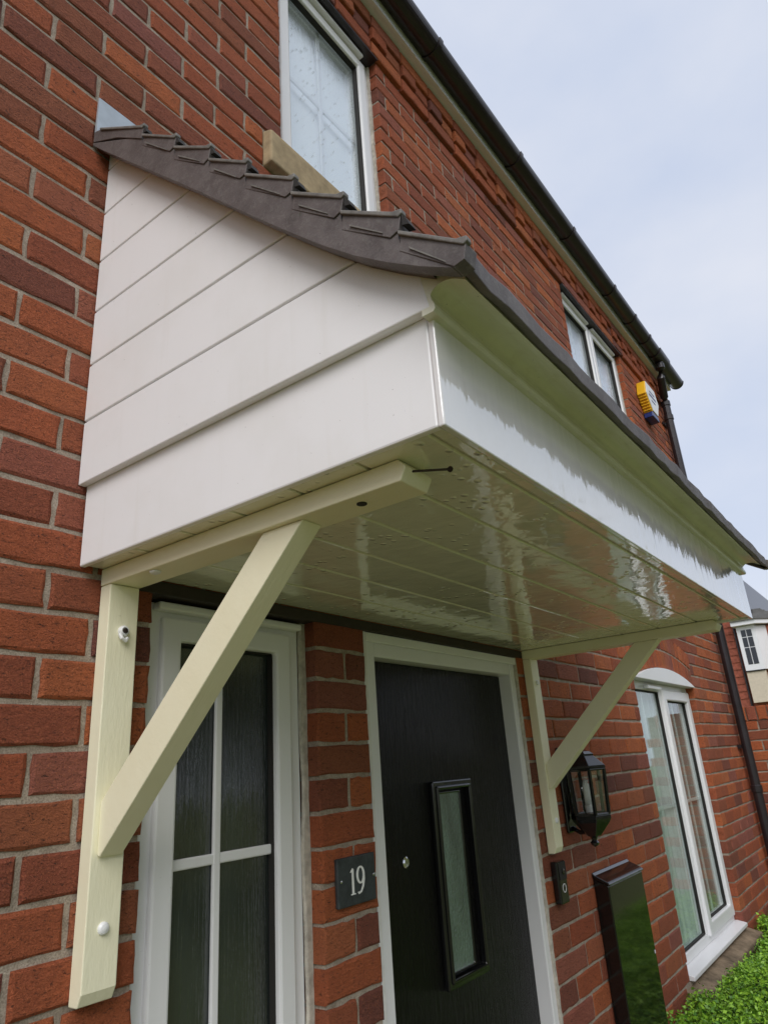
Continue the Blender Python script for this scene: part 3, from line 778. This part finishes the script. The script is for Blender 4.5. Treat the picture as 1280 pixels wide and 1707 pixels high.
np_ = thing('house_number_plate', (.785,-.006,-1.737), 'square slate plate reading 19 screwed to the brick pier beside the door', 'sign')
MB().box(.717,.853,-.012,-.001,-1.737,-1.637).build('slate', M_SLATE, np_, .003)
def strip(pts, name, y0=-.0128, y1=-.0118):
    # pts: (x, z, half width) along a pen stroke
    b = MB(); v = []; f = []; n = len(pts)
    for i, (x, z, h) in enumerate(pts):
        a = pts[max(i-1,0)]; c = pts[min(i+1,n-1)]; d = Vector((c[0]-a[0], c[1]-a[1])).normalized(); nx, nz2 = -d.y*h, d.x*h
        v += [(x+nx,y0,z+nz2),(x-nx,y0,z-nz2),(x-nx,y1,z-nz2),(x+nx,y1,z+nz2)]
    for i in range(n-1):
        for k in range(4): f.append((i*4+k, i*4+(k+1)%4, i*4+4+(k+1)%4, i*4+4+k))
    f += [(0,1,2,3), (n*4-1,n*4-2,n*4-3,n*4-4)]
    b.add(v, f); return b
nx0, nz0 = .768, -1.715
one = strip([(nx0,nz0,.0035),(nx0,nz0+.052,.0035)], 'one'); o2 = strip([(nx0-.008,nz0+.001,.0012),(nx0+.008,nz0+.001,.0012)], 's', -.01285,-.0117); o3 = strip([(nx0+.0005,nz0+.053,.0016),(nx0-.008,nz0+.046,.0012)], 's', -.01285,-.0117)
one.add(o2.v, o2.f); one.add(o3.v, o3.f); one.build('digit_one', M_NUM, np_)
cx, cz = .796, nz0+.037
pts = []
for i in range(33):
    a = 2*math.pi*i/32; pts.append((cx+.0115*math.cos(a), cz+.0165*math.sin(a), .0017+.0018*abs(math.cos(a))))
nine = strip(pts, 'nine')
tail = strip([(cx+.0120, cz+.002, .0030),(cx+.0118,cz-.010,.0032),(cx+.008,cz-.024,.0030),(cx+.001,cz-.034,.0024),(cx-.008,cz-.037,.0020),(cx-.0105,cz-.034,.0018)], 't', -.01282,-.0116)
nine.add(tail.v, tail.f); nine.build('digit_nine', M_NUM, np_)
for x in (.727,.844): MB().lathe((x,-.012,-1.684), [(.0032,0),(.0032,-.0012),(.001,-.002)], 10, 1).build('screw', M_CHROME, np_)

wb = thing('wall_box', (2.36,-.03,-2.75), 'tall glossy black wall box with sloping lid below the lantern', 'box')
MB().prism([(-.0015,-2.75),(-.058,-2.75),(-.058,-1.9095),(-.0015,-1.887)], 0, 2.170, 2.550).build('body', M_BOXBLK, wb, .004)
MB().prism([(-.0015,-1.886),(-.060,-1.909),(-.064,-1.909),(-.064,-1.902),(-.056,-1.8965),(-.012,-1.876),(-.0015,-1.866)], 0, 2.166, 2.554).build('lid', M_BOXBLK, wb, .003)
MB().box(2.535,2.541,-.0605,-.0581,-2.20,-2.188).build('catch', M_WHITE, wb, .001)

al = thing('alarm_box', (4.66,-.035,.985), 'yellow and blue intruder alarm box high on the brick wall by the downpipe', 'alarm box')
def alarm_outline(k=1., z_lo=None): return [(4.665-.088*k,.985),(4.665+.088*k,.985),(4.665+.172*k,1.165),(4.665+.120*k,1.290),(4.665-.120*k,1.290),(4.665-.172*k,1.165)]
ao = alarm_outline()
MB().prism([(4.594,1.03),(4.736,1.03),(4.83,1.165),(4.782,1.285),(4.548,1.285),(4.50,1.165)], 1, -.070, -.0015).build('body', M_YELLOW, al, .006)
for k in range(7):
    z = 1.04 + k*.019; h = .082 + (z-1.03)/.135*.092
    MB().box(4.665-h-.004, 4.665-h+.012, -.066, -.006, z, z+.008).build('rib', M_YELLOW, al, .002)
MB().prism([(4.580,.985),(4.750,.985),(4.742,1.0295),(4.588,1.0295)], 1, -.070, -.0015).build('lens_base', M_BLUE, al, .005)
MB().prism([(4.600,1.034),(4.730,1.034),(4.822,1.165),(4.777,1.279),(4.553,1.279),(4.508,1.165)], 1, -.0745, -.0705).build('front_plate', M_WHITE, al, .003)
for a, b_, c, d in ((4.60,4.73,1.205,1.218),(4.575,4.755,1.165,1.185),(4.615,4.715,1.125,1.138)): MB().box(a,b_,-.0758,-.0746,c,d).build('lettering', M_BLUE, al)

# ------------------------------------------------------------------ clipped hedge under the tall window
hd = thing('hedge', (3.95,-.45,-ZO), 'clipped bright green hedge below the tall window', 'hedge')
HX0, HX1, HY0, HY1, HZ = 2.60, 5.35, -.95, -.030, -2.445
N = 95000
def hedge_top(x, y): return HZ + .035*np.sin(x*5.1+1)*np.sin(y*7+.5) + .02*np.sin(x*13)*np.cos(y*11) - .05*np.clip((HY0+.12-y)/.12, 0, 1)
px = rng.uniform(HX0, HX1, N); py = rng.uniform(HY0, HY1, N)
# keep clear of the stone sill under the window
sill = (px > 3.02) & (px < 4.36) & (py > -.115)
py[sill] = rng.uniform(HY0, -.115, sill.sum())
pz = hedge_top(px, py) - np.abs(rng.normal(0, .032, N)) + rng.normal(0, .013, N)
sd_ = rng.random(N) < .30
k = rng.random(N)
side = sd_ & (k < .35); px[side] = HX0 + np.abs(rng.normal(0,.02,side.sum())); pz[side] = rng.uniform(-3.0, HZ, side.sum())
side = sd_ & (k >= .35); py[side] = HY0 + np.abs(rng.normal(0,.02,side.sum())); pz[side] = rng.uniform(-3.0, HZ, side.sum())
L = rng.uniform(.008, .025, N); W_ = L*rng.uniform(.45,.6,N)
def leaf_mesh(c, L, W, upb=.5):
    n = len(c); d = rng.normal(size=(n,3)); d[:,2] = np.abs(d[:,2])*upb + .1; d /= np.linalg.norm(d,axis=1)[:,None]
    t = rng.normal(size=(n,3)); t -= (t*d).sum(1)[:,None]*d; t /= np.linalg.norm(t,axis=1)[:,None]
    nn = np.cross(d, t)
    v = np.stack([c - d*L[:,None]*.5, c + t*W[:,None]*.5 + nn*W[:,None]*.12, c + d*L[:,None]*.5, c - t*W[:,None]*.5 + nn*W[:,None]*.12], 1).reshape(-1,3)
    return v
def leaves(name, c, L, W, m, parent, upb=.5):
    v = leaf_mesh(c, L, W, upb); n = len(c)
    me = bpy.data.meshes.new(name); me.vertices.add(4*n); me.loops.add(4*n); me.polygons.add(n)
    base = WL[parent.name]; vv = v + [0,0,ZO] - np.array(base)
    me.vertices.foreach_set('co', vv.ravel().astype(np.float32)); me.loops.foreach_set('vertex_index', np.arange(4*n, dtype=np.int32))
    me.polygons.foreach_set('loop_start', np.arange(0,4*n,4,dtype=np.int32)); me.polygons.foreach_set('loop_total', np.full(n,4,np.int32))
    me.materials.append(m); me.update(); me.validate()
    a = me.attributes.new('tint','FLOAT','FACE'); a.data.foreach_set('value', rng.random(n).astype(np.float32))
    o = link(name, me, parent, tuple(base)); o['kind'] = 'stuff'; return o
leaves('foliage', np.c_[px,py,pz], L, W_, M_LEAF, hd)
core = MB(); core.fix = False; nx, ny = 60, 20; v = []
for j in range(ny+1):
    for i in range(nx+1):
        x = HX0+.02+(HX1-HX0-.04)*i/nx; y = HY0+.02+(HY1-HY0-.04)*j/ny
        if 2.99 < x < 4.39 and y > -.125: y = -.125
        v.append((x, y, float(hedge_top(np.array(x), np.array(y))) - .055))
f = [(j*(nx+1)+i, j*(nx+1)+i+1, (j+1)*(nx+1)+i+1, (j+1)*(nx+1)+i) for j in range(ny) for i in range(nx)]
rim = [i for i in range(nx+1)] + [j*(nx+1)+nx for j in range(1,ny+1)] + [ny*(nx+1)+i for i in range(nx-1,-1,-1)] + [j*(nx+1) for j in range(ny-1,0,-1)]
b0 = len(v); v += [(v[i][0], v[i][1], -ZO+.01) for i in rim]; m_ = len(rim)
f += [(rim[(i+1)%m_], rim[i], b0+i, b0+(i+1)%m_) for i in range(m_)]
core.add(v, f).build('inner_twigs', plain('hedge_inside', (.03,.06,.012), .9, .5, 40, .5, .01), hd)

# ------------------------------------------------------------------ boundary wall past the corner of the house
gw = thing('garden_wall', (5.72,-.15,-ZO), 'brick garden wall with upright coping bricks behind the downpipe', 'wall')
GX = 5.62
gcore = MB().box(GX+.006, GX+.2, -.62, .35, -ZO, -1.285).build('mortar_core', M_MORTAR, gw)
gmesh = {}
def wall_brick(name, x, y0, y1, z0, z1, dep, parent):
    key = (round(y1-y0,3), round(z1-z0,3), dep)
    if key not in gmesh:
        v, f = brick_geo([(-(y1-y0)/2,-(z1-z0)/2),((y1-y0)/2,-(z1-z0)/2),((y1-y0)/2,(z1-z0)/2),(-(y1-y0)/2,(z1-z0)/2)], 0., dep=dep)
        me = bpy.data.meshes.new(name); me.from_pydata([(q[1], -q[0], q[2]) for q in v], [], f); me.materials.append(M_BRICK); gmesh[key] = me
    return link(name, gmesh[key], parent, (x, (y0+y1)/2, (z0+z1)/2+ZO))
y = .34; 
while y > -.55:
    wall_brick('coping_brick', GX-.008, y-.065, y, -1.283, -1.180, .22, gw); y -= .075
for k in range(0, 18):
    z1 = -1.288 - k*.075; y = .35 - (.1125 if k % 2 else 0)
    while y > -.5:
        wall_brick('brick', GX, y-.215, y, z1-.065, z1, .1, gcore); y -= .225
MB().box(GX+.012, GX+.2, -.62, .34, -1.30, -1.19).build('coping_mortar', M_MORTAR, gw)

# ------------------------------------------------------------------ the next house along
nh = thing('neighbour_house', (31, 3, -ZO), 'distant brick house with white bay window at the right edge', 'house')
def NY(y): return -1.1485 + (y+1.1485)*1.96
def NZ(z): return -1.4553 + (z+1.4553)*1.96
NX = 28.
MB().box(NX, NX+8, NY(1.31), NY(3.6), -ZO, NZ(1.9)).build('wall', M_BRICK, nh)
M_FB = plain('far_brick', (.30,.085,.05), .9, .35, 9, 0)
nh.children[0].data.materials[0] = M_FB
for i in range(11): MB().box(NX-.03, NX, NY(1.37), NY(1.50), NZ(.66)-i*.26, NZ(.66)-i*.26+.10).build('quoin', M_FB, nh)
MB().tube([(NX-.06, NY(1.335), NZ(.75)), (NX-.06, NY(1.335), -ZO)], .04, 8).build('downpipe', M_GUT, nh)
MB().box(NX, NX+7, NY(-1.5), NY(1.309), -ZO, NZ(.60)).build('wall', M_FB, nh)
# bay: face towards the camera, then a canted side
bx = NX-.35
def bay(y0, y1, z0, z1, xf=bx): return MB().box(xf, xf+.6, NY(y1), NY(y0), NZ(z0), NZ(z1))
bay(1.275,.955,-.195,.615).build('bay_frame', M_UPVC, nh, .01)
MB().prism([(bx,NY(.955)),(bx+.9,NY(.55)),(bx+.9,NY(.955))], 2, NZ(-.195), NZ(.60)).build('bay_frame', M_UPVC, nh, .01)
M_NGL = mat('far_glass', (.02,.024,.03), .08, .6)
for (ya, yb) in ((1.205,1.125),(1.110,1.025)):
    for (za, zb) in ((-.085,.215),(.230,.405),(.42,.545)):
        MB().box(bx-.012, bx-.001, NY(yb), NY(ya), NZ(za), NZ(zb)).build('pane', M_NGL, nh)
bay(1.275,.955,-.76,-.215, bx+.04).build('bay_panel', M_RENDER, nh)
MB().box(bx-.02, bx+.05, NY(.955), NY(1.285), NZ(-.21), NZ(-.197)).build('bay_sill', M_DARK, nh)
MB().prism([(bx-.25,NY(1.33)),(bx-.25,NY(.90)),(bx+.75,NY(.50)),(bx+1.2,NY(.50)),(bx+1.2,NY(1.33))], 2, NZ(.62), NZ(.70)).build('bay_fascia', M_UPVC, nh, .01)
for i in range(7):
    s = i*.13; z = NZ(.70)+i*.075
    MB().prism([(bx-.32+s*1.2,NY(1.33)),(bx-.32+s*1.2,NY(.89)+s*.62),(bx+.75,NY(.48)+s*.9),(bx+1.3,NY(.48)+s*.9),(bx+1.3,NY(1.33))], 2, z, z+.06).build('roof_tile_row', plain('far_tile%d' % i, (.14,.14,.135), .8, .2, 8, 0), nh)
MB().prism([(NY(1.06),NZ(1.62)),(NY(.96),NZ(.86)),(NY(1.02),NZ(.86)),(NY(1.12),NZ(1.62))], 0, NX-.3, NX+7).build('roof_verge', M_GUT, nh)

# ------------------------------------------------------------------ garden across the lawn, seen only as reflections in glass and wet plastic
def tree(x, y, h, r, label, seed):
    t = thing('garden_tree', (x, y, -ZO), label, 'tree', 'trees across the lawn')
    rr = np.random.default_rng(seed); z0 = -ZO
    MB().tube([(x,y,z0),(x+.05,y,z0+h*.25),(x-.05,y+.05,z0+h*.5),(x,y,z0+h*.8)], [.16,.12,.09,.03], 8).build('trunk', M_BARK, t)
    cl = rr.normal(size=(26,3))*[r*.42, r*.42, h*.2] + [x, y, z0+h*.58]
    for c in cl[:8]: MB().tube([(x,y,z0+h*.35), tuple((c+[x,y,z0+h*.45])/2), tuple(c)], [.05,.035,.012], 6).build('limb', M_BARK, t)
    n = 11000; c = cl[rr.integers(0,26,n)] + rr.normal(size=(n,3))*r*.2
    c[:,2] = np.maximum(c[:,2], z0+.25)
    leaves('crown', c, rr.uniform(.14,.26,n), rr.uniform(.09,.16,n), M_TLEAF, t)
for i, (x, y, h, r) in enumerate(((2.0,-9.5,8.0,3.2),(6.4,-8.8,6.2,3.0),(11.0,-9.5,8.0,3.4),(16.0,-9.0,7.5,3.4),(22,-10,9,3.8))):
    tree(x, y, h, r, ['broad tree across the lawn, nearest the door', 'low bushy tree across the lawn, second along', 'middle tree of the row across the lawn', 'fourth tree of the row across the lawn', 'tallest tree, last of the row across the lawn'][i], 30+i)
